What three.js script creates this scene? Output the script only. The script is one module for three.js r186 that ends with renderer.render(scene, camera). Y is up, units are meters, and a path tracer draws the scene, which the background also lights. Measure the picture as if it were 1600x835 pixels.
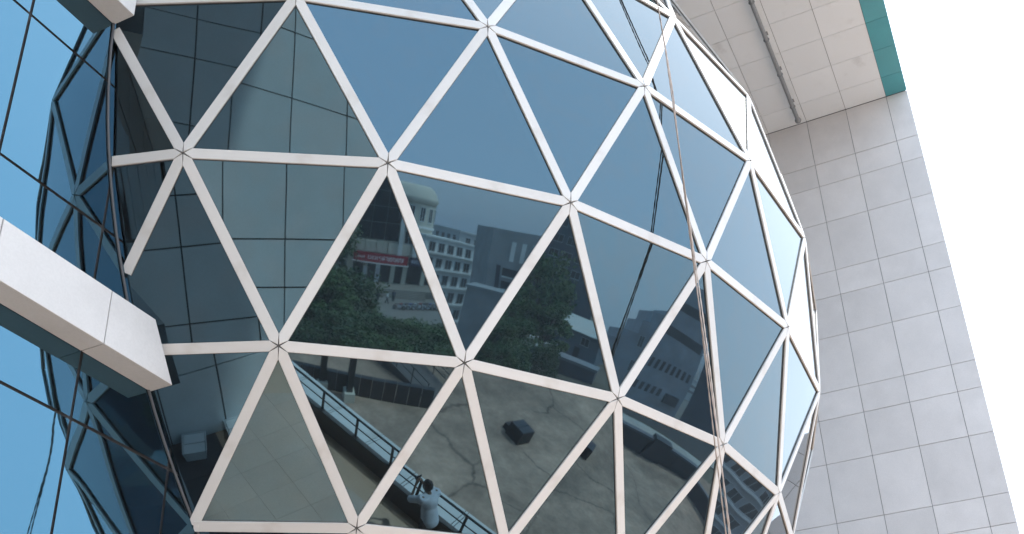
import * as THREE from 'three';
import { MarchingCubes } from 'three/addons/objects/MarchingCubes.js';
import { mergeGeometries } from 'three/addons/utils/BufferGeometryUtils.js';
import { ImprovedNoise } from 'three/addons/math/ImprovedNoise.js';

// ------------------------------------------------------------------ camera, sky, sun, exposure
const scene = new THREE.Scene();
const renderer = new THREE.WebGLRenderer({ antialias: true });
renderer.toneMapping = THREE.LinearToneMapping;
renderer.toneMappingExposure = 2.2;
renderer.shadowMap.enabled = true;
const camera = new THREE.PerspectiveCamera(2 * Math.atan(600 / 1779.1) * 180 / Math.PI, 1600 / 1200, 0.05, 6000);
{ // the photograph is the upper part of a 4:3 frame: the lens axis lies below the middle of the picture
  const right = new THREE.Vector3(0.436057, -0.030834, 0.899391), down = new THREE.Vector3(0.411116, -0.882203, -0.229568), fwd = new THREE.Vector3(0.800524, 0.469858, -0.372015);
  camera.matrixAutoUpdate = true;
  const m = new THREE.Matrix4().makeBasis(right, down.clone().negate(), fwd.clone().negate());
  camera.quaternion.setFromRotationMatrix(m);
  camera.position.set(-16.966, 1.55, 12.226);
  camera.setViewOffset(1600, 1200, 0, 0, 1600, 835);
}
const SUN = new THREE.Vector3(0.42, 1, 0.225).normalize();
function skyColour(d) { // hazy air: blue away from the sun, a broad white aureole round it, smog low down
  const el = Math.max(-0.02, d.y), g = Math.acos(Math.min(1, Math.max(-1, d.dot(SUN)))) * 180 / Math.PI;
  const glow = Math.exp(-Math.pow(g / 40, 1.5)), up = Math.pow(Math.min(1, Math.max(0, el) / 0.9), 0.5);
  const smog = Math.exp(-Math.max(0, el) / 0.07);
  const c = [1.18 - 0.56 * up, 1.29 - 0.34 * up, 1.37 + 0.0 * up];
  const a = [0.92, 0.68, 0.42], s = [0.72 + 0.6 * glow, 0.78 + 0.56 * glow, 0.86 + 0.5 * glow];
  return c.map((v, i) => (v + a[i] * glow) * (1 - 0.7 * smog) + s[i] * 0.7 * smog);
}
{
  const w = 512, h = 256, px = new Float32Array(w * h * 4), d = new THREE.Vector3();
  for (let j = 0; j < h; j++) for (let i = 0; i < w; i++) {
    const ph = ((i + 0.5) / w - 0.5) * 2 * Math.PI, th = ((j + 0.5) / h - 0.5) * Math.PI;
    d.set(Math.cos(ph) * Math.cos(th), Math.sin(th), Math.sin(ph) * Math.cos(th));
    const c = skyColour(d); px.set([c[0], c[1], c[2], 1], (j * w + i) * 4);
  }
  const t = new THREE.DataTexture(px, w, h, THREE.RGBAFormat, THREE.FloatType);
  t.mapping = THREE.EquirectangularReflectionMapping; t.magFilter = THREE.LinearFilter; t.minFilter = THREE.LinearFilter; t.needsUpdate = true;
  scene.background = t; scene.environment = t;
}
const sun = new THREE.DirectionalLight(new THREE.Color(1, 0.94, 0.85), 4.6);
sun.position.copy(SUN).multiplyScalar(300); sun.castShadow = true; sun.shadow.radius = 3; sun.shadow.mapSize.set(4096, 4096);
Object.assign(sun.shadow.camera, { left: -160, right: 160, top: 160, bottom: -160, near: 1, far: 900 });
scene.add(sun, sun.target);

// ------------------------------------------------------------------ helpers
function rng(seed) { let a = seed >>> 0; return () => { a = (a + 0x6D2B79F5) | 0; let t = Math.imul(a ^ (a >>> 15), 1 | a); t = (t + Math.imul(t ^ (t >>> 7), 61 | t)) ^ t; return ((t ^ (t >>> 14)) >>> 0) / 4294967296; }; }
const R = rng(7), noise = new ImprovedNoise();
const V = (x, y, z) => new THREE.Vector3(x, y, z);
const used = {};
function numbered(n) { const k = used[n] = (used[n] ?? -1) + 1; return k ? n + '_' + String(k).padStart(3, '0') : n; }
function shade(o) { o.castShadow = o.receiveShadow = true; return o; }
function mesh(name, geo, mat, parent) { const m = shade(new THREE.Mesh(geo, mat)); m.name = parent && parent !== scene ? name : numbered(name); (parent || scene).add(m); return m; }
function thing(name, label, category, group, pos) {
  const g = new THREE.Group(); g.name = numbered(name); g.userData = { label, category }; if (group) g.userData.group = group;
  if (pos) g.position.set(...pos); scene.add(g); return g;
}
function tag(o, label, category, group) { Object.assign(o.userData, { label, category }); if (group) o.userData.group = group; return o; }
function struct(name, geo, mat) { const m = mesh(name, geo, mat); m.userData.kind = 'structure'; return m; }
// box between two corners, uv in metres with an offset of its own
function boxG(x0, y0, z0, x1, y1, z1, off = 0) {
  const g = new THREE.BoxGeometry(x1 - x0, y1 - y0, z1 - z0); g.translate((x0 + x1) / 2, (y0 + y1) / 2, (z0 + z1) / 2);
  const p = g.attributes.position, n = g.attributes.normal, uv = g.attributes.uv;
  for (let i = 0; i < p.count; i++) {
    const ax = Math.abs(n.getX(i)), ay = Math.abs(n.getY(i));
    if (ax > 0.5) uv.setXY(i, p.getZ(i) + off, p.getY(i) + off * 0.7); else if (ay > 0.5) uv.setXY(i, p.getX(i) + off, p.getZ(i) + off * 0.7); else uv.setXY(i, p.getX(i) + off, p.getY(i) + off * 0.7);
  }
  return g;
}
function barG(a, b, r, seg = 6) { const d = b.clone().sub(a), g = new THREE.CylinderGeometry(r, r, d.length(), seg); g.translate(0, d.length() / 2, 0); g.applyQuaternion(new THREE.Quaternion().setFromUnitVectors(V(0, 1, 0), d.normalize())); g.translate(a.x, a.y, a.z); return g; }
const merge = (l) => mergeGeometries(l.map((g) => { const q = g.index ? g.toNonIndexed() : g; for (const k of Object.keys(q.attributes)) if (!['position', 'normal', 'uv'].includes(k)) q.deleteAttribute(k); return q; }));
function noiseTex(size, fn, srgb, rep) { // fn(u,v in 0..1) -> [r,g,b] 0..1
  const px = new Uint8Array(size * size * 4);
  for (let j = 0; j < size; j++) for (let i = 0; i < size; i++) { const c = fn(i / size, j / size); const k = (j * size + i) * 4; for (let q = 0; q < 3; q++) px[k + q] = Math.max(0, Math.min(255, c[q] * 255)); px[k + 3] = 255; }
  const t = new THREE.DataTexture(px, size, size); t.wrapS = t.wrapT = THREE.RepeatWrapping; t.magFilter = THREE.LinearFilter; t.minFilter = THREE.LinearMipmapLinearFilter; t.generateMipmaps = true;
  if (srgb) t.colorSpace = THREE.SRGBColorSpace; if (rep) t.repeat.set(rep, rep); t.needsUpdate = true; return t;
}
function fbm(u, v, f, oct, s) { let a = 0, w = 0.5; for (let o = 0; o < oct; o++) { // tiles: blends the noise with its shifted copies
    const n = (x, y) => noise.noise(x * f, y * f, s + o * 7.3);
    a += w * (n(u, v) * (1 - u) * (1 - v) + n(u - 1, v) * u * (1 - v) + n(u, v - 1) * (1 - u) * v + n(u - 1, v - 1) * u * v); f *= 2.1; w *= 0.55; } return a; }
const lin = (r, g, b) => new THREE.Color().setRGB(r, g, b);
const mat = (c, rough = 0.7, o = {}) => new THREE.MeshStandardMaterial({ color: c, roughness: rough, ...o });

// ------------------------------------------------------------------ materials
const gritTex = noiseTex(256, (u, v) => { const a = 0.95 + 0.09 * fbm(u, v, 4, 5, 1) + 0.03 * (R() - 0.5); return [a, a, a]; }, true, 0.23);
const stainTex = noiseTex(512, (u, v) => { const a = 0.97 + 0.07 * fbm(u, v, 3, 4, 4), st = Math.max(0, fbm(u * 1, v, 9, 4, 9) - 0.12) * 0.5; return [a - st * 0.7, a - st * 0.85, a - st]; }, true, 0.14);
const stainSoft = noiseTex(512, (u, v) => { const a = 0.985 + 0.04 * fbm(u, v, 3, 4, 4), st = Math.max(0, fbm(u, v, 9, 4, 9) - 0.16) * 0.3; return [a - st * 0.9, a - st * 0.95, a - st]; }, true, 0.14);
const glassDome = new THREE.MeshPhysicalMaterial({ color: lin(0.047, 0.094, 0.123), metalness: 1, roughness: 0.015, clearcoat: 0.2, clearcoatRoughness: 0.01 });
const glassWall = new THREE.MeshPhysicalMaterial({ color: lin(0.058, 0.135, 0.19), metalness: 1, roughness: 0.015 });
const strutMats = [0.61, 0.625, 0.645].map((v) => new THREE.MeshPhysicalMaterial({ color: lin(v, v * 0.97, v * 0.94), roughness: 0.42, map: stainTex }));
const domeGasket = mat(lin(0.10, 0.095, 0.09), 0.7), gasketMat = mat(lin(0.035, 0.032, 0.032), 0.7), hubMat = mat(lin(0.10, 0.075, 0.06), 0.6);
const clad = [0.735, 0.76, 0.775, 0.795].map((v) => mat(lin(v * 0.93, v * 0.875, v * 0.855), 0.5, { map: gritTex })), cladPale = [0.79, 0.81, 0.83].map((v) => mat(lin(v * 0.97, v, v), 0.5, { map: gritTex }));
const soffitMats = [0.85, 0.865, 0.88].map((v) => mat(lin(v * 0.92, v * 0.965, v), 0.55, { map: stainSoft }));
const finMats = [0.60, 0.61].map((v) => mat(lin(v, v * 0.97, v * 0.95), 0.4, { map: gritTex }));
const tealMats = [0, 0.015].map((d) => mat(lin(0.045 + d, 0.34 + d, 0.40 + d), 0.45, { map: gritTex }));
const sealMat = mat(lin(0.10, 0.10, 0.105), 0.9), darkMetal = mat(lin(0.05, 0.055, 0.06), 0.45, { metalness: 0.6 }), greyMetal = mat(lin(0.42, 0.43, 0.45), 0.45, { metalness: 0.3 });

// ------------------------------------------------------------------ geodesic dome: sphere of 10 m about C, cut by the curtain wall plane
const C = V(0, 13, 0), RAD = 10, ZW = 3.28, TH0 = -1.13131, DTH = 0.254892;
const LAT = { '-5': -1.09, '-4': -0.90, '-3': -0.7941, '-2': -0.69409, '-1': -0.47631, 0: -0.23891, 1: 0, 2: 0.24151, 3: 0.4805, 4: 0.71, 5: 0.92 };
LAT[-3] = -0.895; LAT[-4] = -1.08;
const RMIN = -4, RMAX = 5;
const node = (k, j) => { const a = TH0 + DTH * (j + (Math.abs(k) % 2 ? 0.5 : 0)), l = LAT[k]; return V(Math.sin(a) * Math.cos(l), Math.sin(l), Math.cos(a) * Math.cos(l)).multiplyScalar(RAD).add(C); };
const outward = (p) => p.clone().sub(C).normalize();
const dome = thing('glass_dome', 'bulging geodesic dome of blue mirrored triangular panes in a white strut grid', 'dome');
const SW = 0.131, GAP = 0.007;
{
  const JN = -4, JX = 14, edges = new Map(), nb = new Map(), key = (k, j) => k + ',' + j;
  const addEdge = (a, b) => { const s = [key(...a), key(...b)].sort().join('|'); if (!edges.has(s)) edges.set(s, [a, b]); for (const [p, q] of [[a, b], [b, a]]) { const n = key(...p); if (!nb.has(n)) nb.set(n, new Map()); nb.get(n).set(key(...q), q); } };
  const tris = [];
  for (let k = RMIN; k < RMAX; k++) for (let j = JN; j < JX; j++) {
    if (k % 2 === 0) tris.push([[k, j], [k, j + 1], [k + 1, j]], [[k + 1, j], [k, j + 1], [k + 1, j + 1]]);
    else tris.push([[k, j], [k, j + 1], [k + 1, j + 1]], [[k + 1, j], [k, j], [k + 1, j + 1]]);
  }
  const N = 12;
  for (const t of tris) {
    let P = t.map((q) => node(...q));
    for (let i = 0; i < 3; i++) addEdge(t[i], t[(i + 1) % 3]);
    if (P.every((p) => p.z < ZW + 0.05)) continue;
    let n = P[1].clone().sub(P[0]).cross(P[2].clone().sub(P[0])).normalize();
    const cen = P[0].clone().add(P[1]).add(P[2]).divideScalar(3);
    if (n.dot(outward(cen)) < 0) { n.negate(); P = [P[0], P[2], P[1]]; }
    // each pane is a flat sheet with the slight pillowing and roller waves of toughened glass (under a millimetre)
    const pil = (R() - 0.45) * 0.0018, ph = R() * 6.28, ph2 = R() * 6.28, wd = R() * 3.14;
    const pos = [], idx = [], id = {}; let c = 0;
    for (let a = 0; a <= N; a++) for (let b = 0; b <= N - a; b++) {
      const l1 = a / N, l2 = b / N, l0 = 1 - l1 - l2; const p = P[0].clone().multiplyScalar(l0).addScaledVector(P[1], l1).addScaledVector(P[2], l2);
      const s = (p.x * Math.cos(wd) + p.y * Math.sin(wd));
      p.addScaledVector(n, pil * 27 * l0 * l1 * l2 + 0.00008 * Math.sin(s * 7.5 + ph) + 0.00034 * Math.sin(s * 2.9 + p.z * 2.2 + ph2));
      id[a + ',' + b] = c++; pos.push(p);
    }
    for (let a = 0; a < N; a++) for (let b = 0; b < N - a; b++) { idx.push([id[a + ',' + b], id[(a + 1) + ',' + b], id[a + ',' + (b + 1)]]); if (b < N - a - 1) idx.push([id[(a + 1) + ',' + b], id[(a + 1) + ',' + (b + 1)], id[a + ',' + (b + 1)]]); }
    // cut at the curtain wall plane
    const out = [], oi = [], map = new Map(); const put = (p) => { const kk = p.x.toFixed(5) + p.y.toFixed(5) + p.z.toFixed(5); if (!map.has(kk)) { map.set(kk, out.length); out.push(p); } return map.get(kk); };
    for (const f of idx) {
      let poly = f.map((i) => pos[i]), q = [];
      for (let i = 0; i < 3; i++) { const A = poly[i], B = poly[(i + 1) % 3], ia = A.z >= ZW, ib = B.z >= ZW; if (ia) q.push(A); if (ia !== ib) q.push(A.clone().lerp(B, (ZW - A.z) / (B.z - A.z))); }
      for (let i = 1; i + 1 < q.length; i++) oi.push(put(q[0]), put(q[i]), put(q[i + 1]));
    }
    if (oi.length < 3) continue;
    const g = new THREE.BufferGeometry(); g.setAttribute('position', new THREE.Float32BufferAttribute(out.flatMap((p) => [p.x, p.y, p.z]), 3)); g.setIndex(oi); g.computeVertexNormals();
    mesh('pane', g, glassDome, dome);
  }
  for (const [a, b] of edges.values()) {
    let A = node(...a), B = node(...b);
    if (A.z < ZW + 0.03 && B.z < ZW + 0.03) continue;
    const ends = [a, b].map((q, i) => { // half angles to the neighbouring struts at this end
      const P = node(...q), o = outward(P), d0 = node(...(i ? a : b)).sub(P).projectOnPlane(o).normalize(), s = o.clone().cross(d0); let l = 9, r = 9;
      for (const m of nb.get(key(...q)).values()) { const d = node(...m).sub(P).projectOnPlane(o).normalize(), an = Math.atan2(d.dot(s), d.dot(d0)); if (an > 0.05) l = Math.min(l, an); else if (an < -0.05) r = Math.min(r, -an); }
      return { l: Math.min(l, 1.6) / 2, r: Math.min(r, 1.6) / 2, cut: false };
    });
    if (A.z < ZW) { A = B.clone().lerp(A, (B.z - ZW) / (B.z - A.z)); ends[0].cut = true; }
    if (B.z < ZW) { B = A.clone().lerp(B, (A.z - ZW) / (A.z - B.z)); ends[1].cut = true; }
    const L = A.distanceTo(B), X = B.clone().sub(A).normalize(), Zo = outward(A.clone().add(B).multiplyScalar(0.5)).projectOnPlane(X).normalize(), Y = Zo.clone().cross(X);
    const M = new THREE.Matrix4().makeBasis(X, Y, Zo).setPosition(A);
    const outline = (w, g) => { const h = w / 2, e0 = ends[0], e1 = ends[1]; const s = new THREE.Shape();
      const sh = (al) => h / Math.tan(al) + g;
      if (e0.cut) { s.moveTo(0, -h); } else { s.moveTo(g * 2, 0); s.lineTo(sh(e0.r), -h); }
      if (e1.cut) { s.lineTo(L, -h); s.lineTo(L, h); } else { s.lineTo(L - sh(e1.l), -h); s.lineTo(L - g * 2, 0); s.lineTo(L - sh(e1.r), h); }
      if (e0.cut) s.lineTo(0, h); else s.lineTo(sh(e0.l), h);
      s.closePath(); return s; };
    const g = new THREE.ExtrudeGeometry(outline(SW - 0.008, GAP + 0.004), { depth: 0.036, bevelEnabled: true, bevelThickness: 0.004, bevelSize: 0.004, bevelSegments: 1 });
    g.translate(0, 0, -0.012); g.applyMatrix4(M);
    const st = mesh('strut', g, strutMats[Math.floor(R() * 3)], dome);
    const gg = new THREE.ExtrudeGeometry(outline(SW + 0.010, 0.001), { depth: 0.024, bevelEnabled: false }); gg.translate(0, 0, -0.018); gg.applyMatrix4(M);
    mesh('gasket', gg, domeGasket, st);
  }
  for (const n of nb.keys()) { const P = node(...n.split(',').map(Number)); if (P.z < ZW + 0.1) continue; const o = outward(P), g = new THREE.CylinderGeometry(0.085, 0.085, 0.03, 12); g.applyQuaternion(new THREE.Quaternion().setFromUnitVectors(V(0, 1, 0), o)); g.translate(P.x - o.x * 0.016, P.y - o.y * 0.016, P.z - o.z * 0.016); mesh('hub', g, hubMat, dome); }
  const rr = Math.sqrt(RAD * RAD - ZW * ZW) - 0.005, rim = new THREE.TorusGeometry(rr, 0.018, 6, 160); rim.translate(C.x, C.y, ZW + 0.01); mesh('rim', rim, mat(lin(0.07, 0.07, 0.075), 0.5), dome);
}

// ------------------------------------------------------------------ curtain wall behind and beside the dome
const XL = -17.5, XR = 18, YS = 29.95;
const cw = thing('glass_curtain_wall', 'flat blue mirrored glass curtain wall with thin dark joints beside the dome', 'glass wall');
{
  const xs = [XL]; for (let x = -16.8; x < XR - 0.4; x += 1.55) xs.push(x); xs.push(XR);
  const ys = [0, 0.46, 2.54, 5.06, 7.14, 9.66, 11.7, 14.26, 16.3, 18.86, 20.9, 23.46, 25.5, 28.0, YS];
  const rr = Math.sqrt(RAD * RAD - ZW * ZW), g2 = 0.019;
  mesh('backing', boxG(XL, 0, 2.9, XR, YS, ZW - 0.03), gasketMat, cw);
  for (let i = 0; i + 1 < xs.length; i++) for (let j = 0; j + 1 < ys.length; j++) {
    const x0 = xs[i] + g2, x1 = xs[i + 1] - g2, y0 = ys[j] + g2, y1 = ys[j + 1] - g2;
    if (Math.max(Math.hypot(x0, y0 - 13), Math.hypot(x1, y0 - 13), Math.hypot(x0, y1 - 13), Math.hypot(x1, y1 - 13)) < rr) continue;
    const near = x1 < -4 && y1 < 18; const nx = near ? 14 : 4, ny = near ? 18 : 4;
    const g = new THREE.PlaneGeometry(x1 - x0, y1 - y0, nx, ny); g.translate((x0 + x1) / 2, (y0 + y1) / 2, ZW);
    const p = g.attributes.position, s = R() * 50, pil = (R() - 0.5) * 0.0012;
    for (let q = 0; q < p.count; q++) { const u = (p.getX(q) - x0) / (x1 - x0), v = (p.getY(q) - y0) / (y1 - y0), e = Math.min(u, 1 - u, v, 1 - v);
      p.setZ(q, ZW + pil * 16 * u * (1 - u) * v * (1 - v) + 0.0026 * noise.noise(p.getX(q) * 0.9, p.getY(q) * 0.8, s) + 0.0012 * Math.exp(-e * 14)); }
    g.computeVertexNormals(); mesh('pane', g, glassWall, cw);
  }
}
// horizontal white fins on the curtain wall, running up to the dome
for (const [k, y0] of [3.37, 7.97, 12.6, 17.2, 21.8].entries()) {
  const y1 = y0 + 0.69, z0 = ZW + 0.004, z1 = ZW + 0.34, edge = (y) => { const d = y - C.y, q = RAD * RAD - z1 * z1 - d * d; return q > 0 ? -Math.sqrt(q) - 0.11 : -0.5; };
  const names = ['above the terrace floor', 'at the lower flank of the dome', 'level with the middle of the dome', 'above the middle of the dome', 'above the top of the dome'];
  const f = thing('facade_fin', 'white boxed metal fin on the glass wall, ' + names[k], 'facade fin', 'white fins on the glass wall');
  const xs = [XL]; const xe0 = edge(y0), xe1 = edge(y1), xe = Math.min(xe0, xe1); for (let x = -16.82; x < xe - 0.5; x += 1.55) xs.push(x);
  for (let i = 0; i < xs.length; i++) {
    const last = i === xs.length - 1, s = new THREE.Shape(), a = xs[i] + 0.006, b0 = last ? xe0 : xs[i + 1] - 0.006, b1 = last ? xe1 : xs[i + 1] - 0.006;
    s.moveTo(a, y0); s.lineTo(b0, y0); s.lineTo(b1, y1); s.lineTo(a, y1); s.closePath();
    const g = new THREE.ExtrudeGeometry(s, { depth: z1 - z0 - 0.008, bevelEnabled: true, bevelThickness: 0.004, bevelSize: 0.004, bevelOffset: -0.004, bevelSegments: 1 }); g.translate(0, 0, z0 + 0.004);
    mesh('cladding_panel', g, finMats[i % 2], f);
  }
  mesh('seam', boxG(XL + 0.02, y0 + 0.02, z0 + 0.01, xs[xs.length - 1] + 0.1, y1 - 0.02, z1 - 0.02), sealMat, f);
}

// ------------------------------------------------------------------ clad side walls and soffit of the portal round the glass
const ROWS = [YS, 27.88, 26.9, 25.32, 23.29, 22.29, 20.75, 18.73, 17.76, 16.21, 14.19, 13.24, 11.68, 9.66, 8.70, 7.15, 5.13, 4.17, 2.62, 0.6, 0];
const ROWSL = [YS, 27.88, 26.9, 25.32, 23.29, 22.29, 20.75, 18.8, 17.78, 16.2, 14.19, 13.24, 11.6, 9.22, 8.2, 6.6, 4.4, 3.4, 1.8, 0];
const COLS = [12.2, 11.46, 9.99, 8.54, 7.08, 5.62, 4.16, ZW + 0.02], COLSL = [12.7, 11.52, 10.1, 8.66, 6.82, 5.42, 4.1, ZW + 0.02];
const JT = 0.008;
function cladWall(x, dir, cols, rows, label, thick, JT, clad) {
  const w = thing('clad_side_wall', label, 'wall');
  const xb = x + dir * 0.05, b0 = Math.min(xb, x + dir * thick), b1 = Math.max(xb, x + dir * thick), zo = cols[0];
  mesh('backing', boxG(b0, 0, ZW - 2, b1, YS + 2.8, zo - 0.05), sealMat, w);
  for (let i = 0; i + 1 < cols.length; i++) for (let j = 0; j + 1 < rows.length; j++) {
    const xo = x + dir * (R() * 0.004), a = Math.min(xo, x + dir * 0.045), b = Math.max(xo, x + dir * 0.045);
    mesh('cladding_panel', boxG(a, rows[j + 1] + JT, cols[i + 1] + JT, b, rows[j] - (j ? JT : 0.02), cols[i] - (i ? JT : 0), R() * 30), clad[Math.floor(R() * clad.length)], w);
  }
  for (let j = 0; j + 1 < rows.length; j++) mesh('front_panel', boxG(Math.min(x + dir * 0.047, x + dir * thick), rows[j + 1] + JT, zo - 0.048, Math.max(x + dir * 0.047, x + dir * thick), rows[j] - JT, zo - 0.002, R() * 30), clad[Math.floor(R() * clad.length)], w);
  return w;
}
cladWall(XR, 1, COLS, ROWS, 'tall pale grey panel-clad wall, its outer edge against white sky', 1.6, 0.008, clad);
cladWall(XL, -1, COLSL, ROWSL, 'tall panel-clad wall mirrored in the dome, grid joints half sunlit', 1.6, 0.017, cladPale);
{
  const s = thing('clad_soffit', 'pale panelled overhang above the dome with a teal band along its edge', 'soffit');
  mesh('backing', boxG(XL, YS + 0.05, ZW - 2, XR + 1.6, YS + 2.8, 12.15), sealMat, s);
  const xs = [XR - 0.005]; for (let x = 16.91; x > XL; x -= 1.468) xs.push(x); xs.push(XL + 0.005);
  for (let i = 0; i + 1 < xs.length; i++) {
    for (let j = 0; j + 1 < COLS.length; j++) mesh(j ? 'cladding_panel' : 'teal_edge_panel', boxG(xs[i + 1] + JT, YS, COLS[j + 1] + JT, xs[i] - JT, YS + 0.045, COLS[j] - (j ? JT : 0), R() * 30), j ? soffitMats[Math.floor(R() * 3)] : tealMats[i % 2], s);
    mesh('teal_front_panel', boxG(xs[i + 1] + JT, YS + 0.047, 12.152, xs[i] - JT, YS + 2.8, 12.198, R() * 30), tealMats[i % 2], s);
  }
}
{ // the rail hung under the soffit from which the ropes run
  const railMat = mat(lin(0.24, 0.25, 0.26), 0.5, { metalness: 0.2 }); const r = thing('overhead_rail', 'long grey tube rail hung under the pale soffit, round end cap', 'rail');
  mesh('tube', barG(V(-16.5, 29.66, 8.31), V(17.4, 29.66, 8.31), 0.075, 12), railMat, r);
  for (const x of [17.42, -16.52]) { const g = new THREE.SphereGeometry(0.12, 14, 10); g.translate(x, 29.66, 8.31); mesh('end_cap', g, railMat, r); }
  for (let x = -15.2; x < 18; x += 1.87) { mesh('bracket', merge([boxG(x - 0.035, 29.72, 8.28, x + 0.035, YS - 0.004, 8.34), boxG(x - 0.09, YS - 0.02, 8.22, x + 0.09, YS - 0.004, 8.40), new THREE.TorusGeometry(0.09, 0.018, 5, 12).rotateY(Math.PI / 2).translate(x, 29.66, 8.31)]), railMat, r); }
}
{ // ropes: from the rail down to the widest part of the dome, then hanging free
  const hues = [lin(0.36, 0.28, 0.23), lin(0.50, 0.43, 0.38), lin(0.42, 0.33, 0.28)];
  const lab = ['brown twisted rope hanging down the front of the dome', 'pale twisted rope hanging beside the brown ropes', 'reddish brown rope crossing the pale rope'];
  [[-4.29, 9.09, -3.9, 0.00, 0.2, 14.2], [-4.283, 9.095, -3.85, 0.008, 1.7, 13.6], [-4.30, 9.085, -4.0, 0.012, 3.1, 13.2]].forEach(([x, z, xt, sw, ph, yt], i) => {
    const pts = [V(xt, 29.6, 8.31), V(xt + (x - xt) * 0.5, 22, 8.31 + (z - 8.31) * 0.5)];
    for (let y = yt; y > -2.2; y -= 0.6) pts.push(V(x + sw * Math.sin(y * 0.9 + ph) + 0.018 * Math.sin(ph * 3 + y * 0.35), y, z + 0.012 * i + 0.02 * Math.sin(y * 0.7 + ph)));
    const cv = new THREE.CatmullRomCurve3(pts), g = [];
    for (let s = 0; s < 2; s++) { // two strands twisted together
      const n = 900, q = []; for (let t = 0; t <= n; t++) { const p = cv.getPointAt(t / n), a = t * 0.55 + s * Math.PI; q.push(p.add(V(Math.cos(a) * 0.004, 0, Math.sin(a) * 0.004))); }
      g.push(new THREE.TubeGeometry(new THREE.CatmullRomCurve3(q), 900, 0.0062, 5));
    }
    tag(mesh('hanging_rope', merge(g), mat(hues[i], 0.9)), lab[i], 'rope', 'ropes hanging past the dome');
  });
}

// ------------------------------------------------------------------ terrace under the dome, twenty-two metres above the street
const concTex = noiseTex(512, (u, v) => { const a = 0.84 + 0.22 * fbm(u, v, 3, 5, 2) + 0.05 * (R() - 0.5), b = fbm(u, v, 7, 4, 11) * 0.06; return [a + b, a, a - b]; }, true, 0.11);
const terraceMat = mat(lin(0.68, 0.49, 0.36), 0.75, { map: concTex });
const podium = thing('podium', 'base storeys of the building below the terrace', 'building');
mesh('wall', boxG(XL - 1.6, -22, -24, XR + 1.6, -0.32, 12.3), mat(lin(0.5, 0.48, 0.46), 0.7, { map: concTex }), podium);
struct('terrace_floor', boxG(XL - 1.6, -0.3, ZW - 2, XR + 1.6, 0, 12.3), terraceMat);
{
  const paving = new THREE.Group(); paving.name = 'terrace_paving'; paving.userData.kind = 'structure'; scene.add(paving);
  const tm = [0, 1, 2, 3].map((i) => mat(lin(0.67 + i * 0.015, 0.53 + i * 0.013, 0.44 + i * 0.012), 0.6, { map: concTex }));
  const paintedShade = mat(lin(0.05, 0.053, 0.06), 0.45, { map: gritTex });  // floor strip by the glass: soffit shadow painted in as a near-black colour
  const T = 0.74, a0 = 0; const ca = Math.cos(a0), sa = Math.sin(a0);
  for (let i = -25; i < -7; i++) for (let j = 5; j < 16; j++) {
    let poly = [[0, 0], [1, 0], [1, 1], [0, 1]].map(([u, v]) => { const x = (i + u + (v ? 0 : 0)) * T, z = (j + v) * T; return [x * ca - z * sa, x * sa + z * ca]; });
    const cx = poly.reduce((s, p) => s + p[0], 0) / 4, cz = poly.reduce((s, p) => s + p[1], 0) / 4;
    const rr = Math.hypot(cx, cz); if (rr > 17.9 || cx > -5) continue;
    const clip = (f) => { const q = []; for (let k = 0; k < poly.length; k++) { const A = poly[k], B = poly[(k + 1) % poly.length], da = f(A), db = f(B); if (da >= 0) q.push(A); if ((da >= 0) !== (db >= 0)) { const t = da / (da - db); q.push([A[0] + (B[0] - A[0]) * t, A[1] + (B[1] - A[1]) * t]); } } poly = q; };
    clip((p) => 17.3 - (p[0] * cx + p[1] * cz) / rr); if (poly.length > 2) clip((p) => p[1] - 5.15); if (poly.length > 2) clip((p) => 10.9 - p[1]); if (poly.length > 2) clip((p) => p[0] + 17.4); if (poly.length < 3) continue;
    const mx = poly.reduce((s, p) => s + p[0], 0) / poly.length, mz = poly.reduce((s, p) => s + p[1], 0) / poly.length;
    const s = new THREE.Shape(poly.map(([x, z]) => { const d = Math.hypot(x - mx, z - mz), k = Math.max(0, 1 - 0.0025 / Math.max(d, 0.02)); return new THREE.Vector2(mx + (x - mx) * k, -(mz + (z - mz) * k)); }));
    const g = new THREE.ExtrudeGeometry(s, { depth: 0.012 + R() * 0.002, bevelEnabled: false }); g.rotateX(-Math.PI / 2); g.translate(0, 0.001, 0);
    mesh('tile', g, tm[Math.floor(R() * 4)], paving);
  }
  for (let x = XL; x < XR - 0.1; x += 1.42) mesh('painted_shade_slab', boxG(x + 0.004, 0.001, ZW + 0.03, Math.min(XR, x + 1.42) - 0.004, 0.02, 5.13), paintedShade, paving);
}
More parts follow.
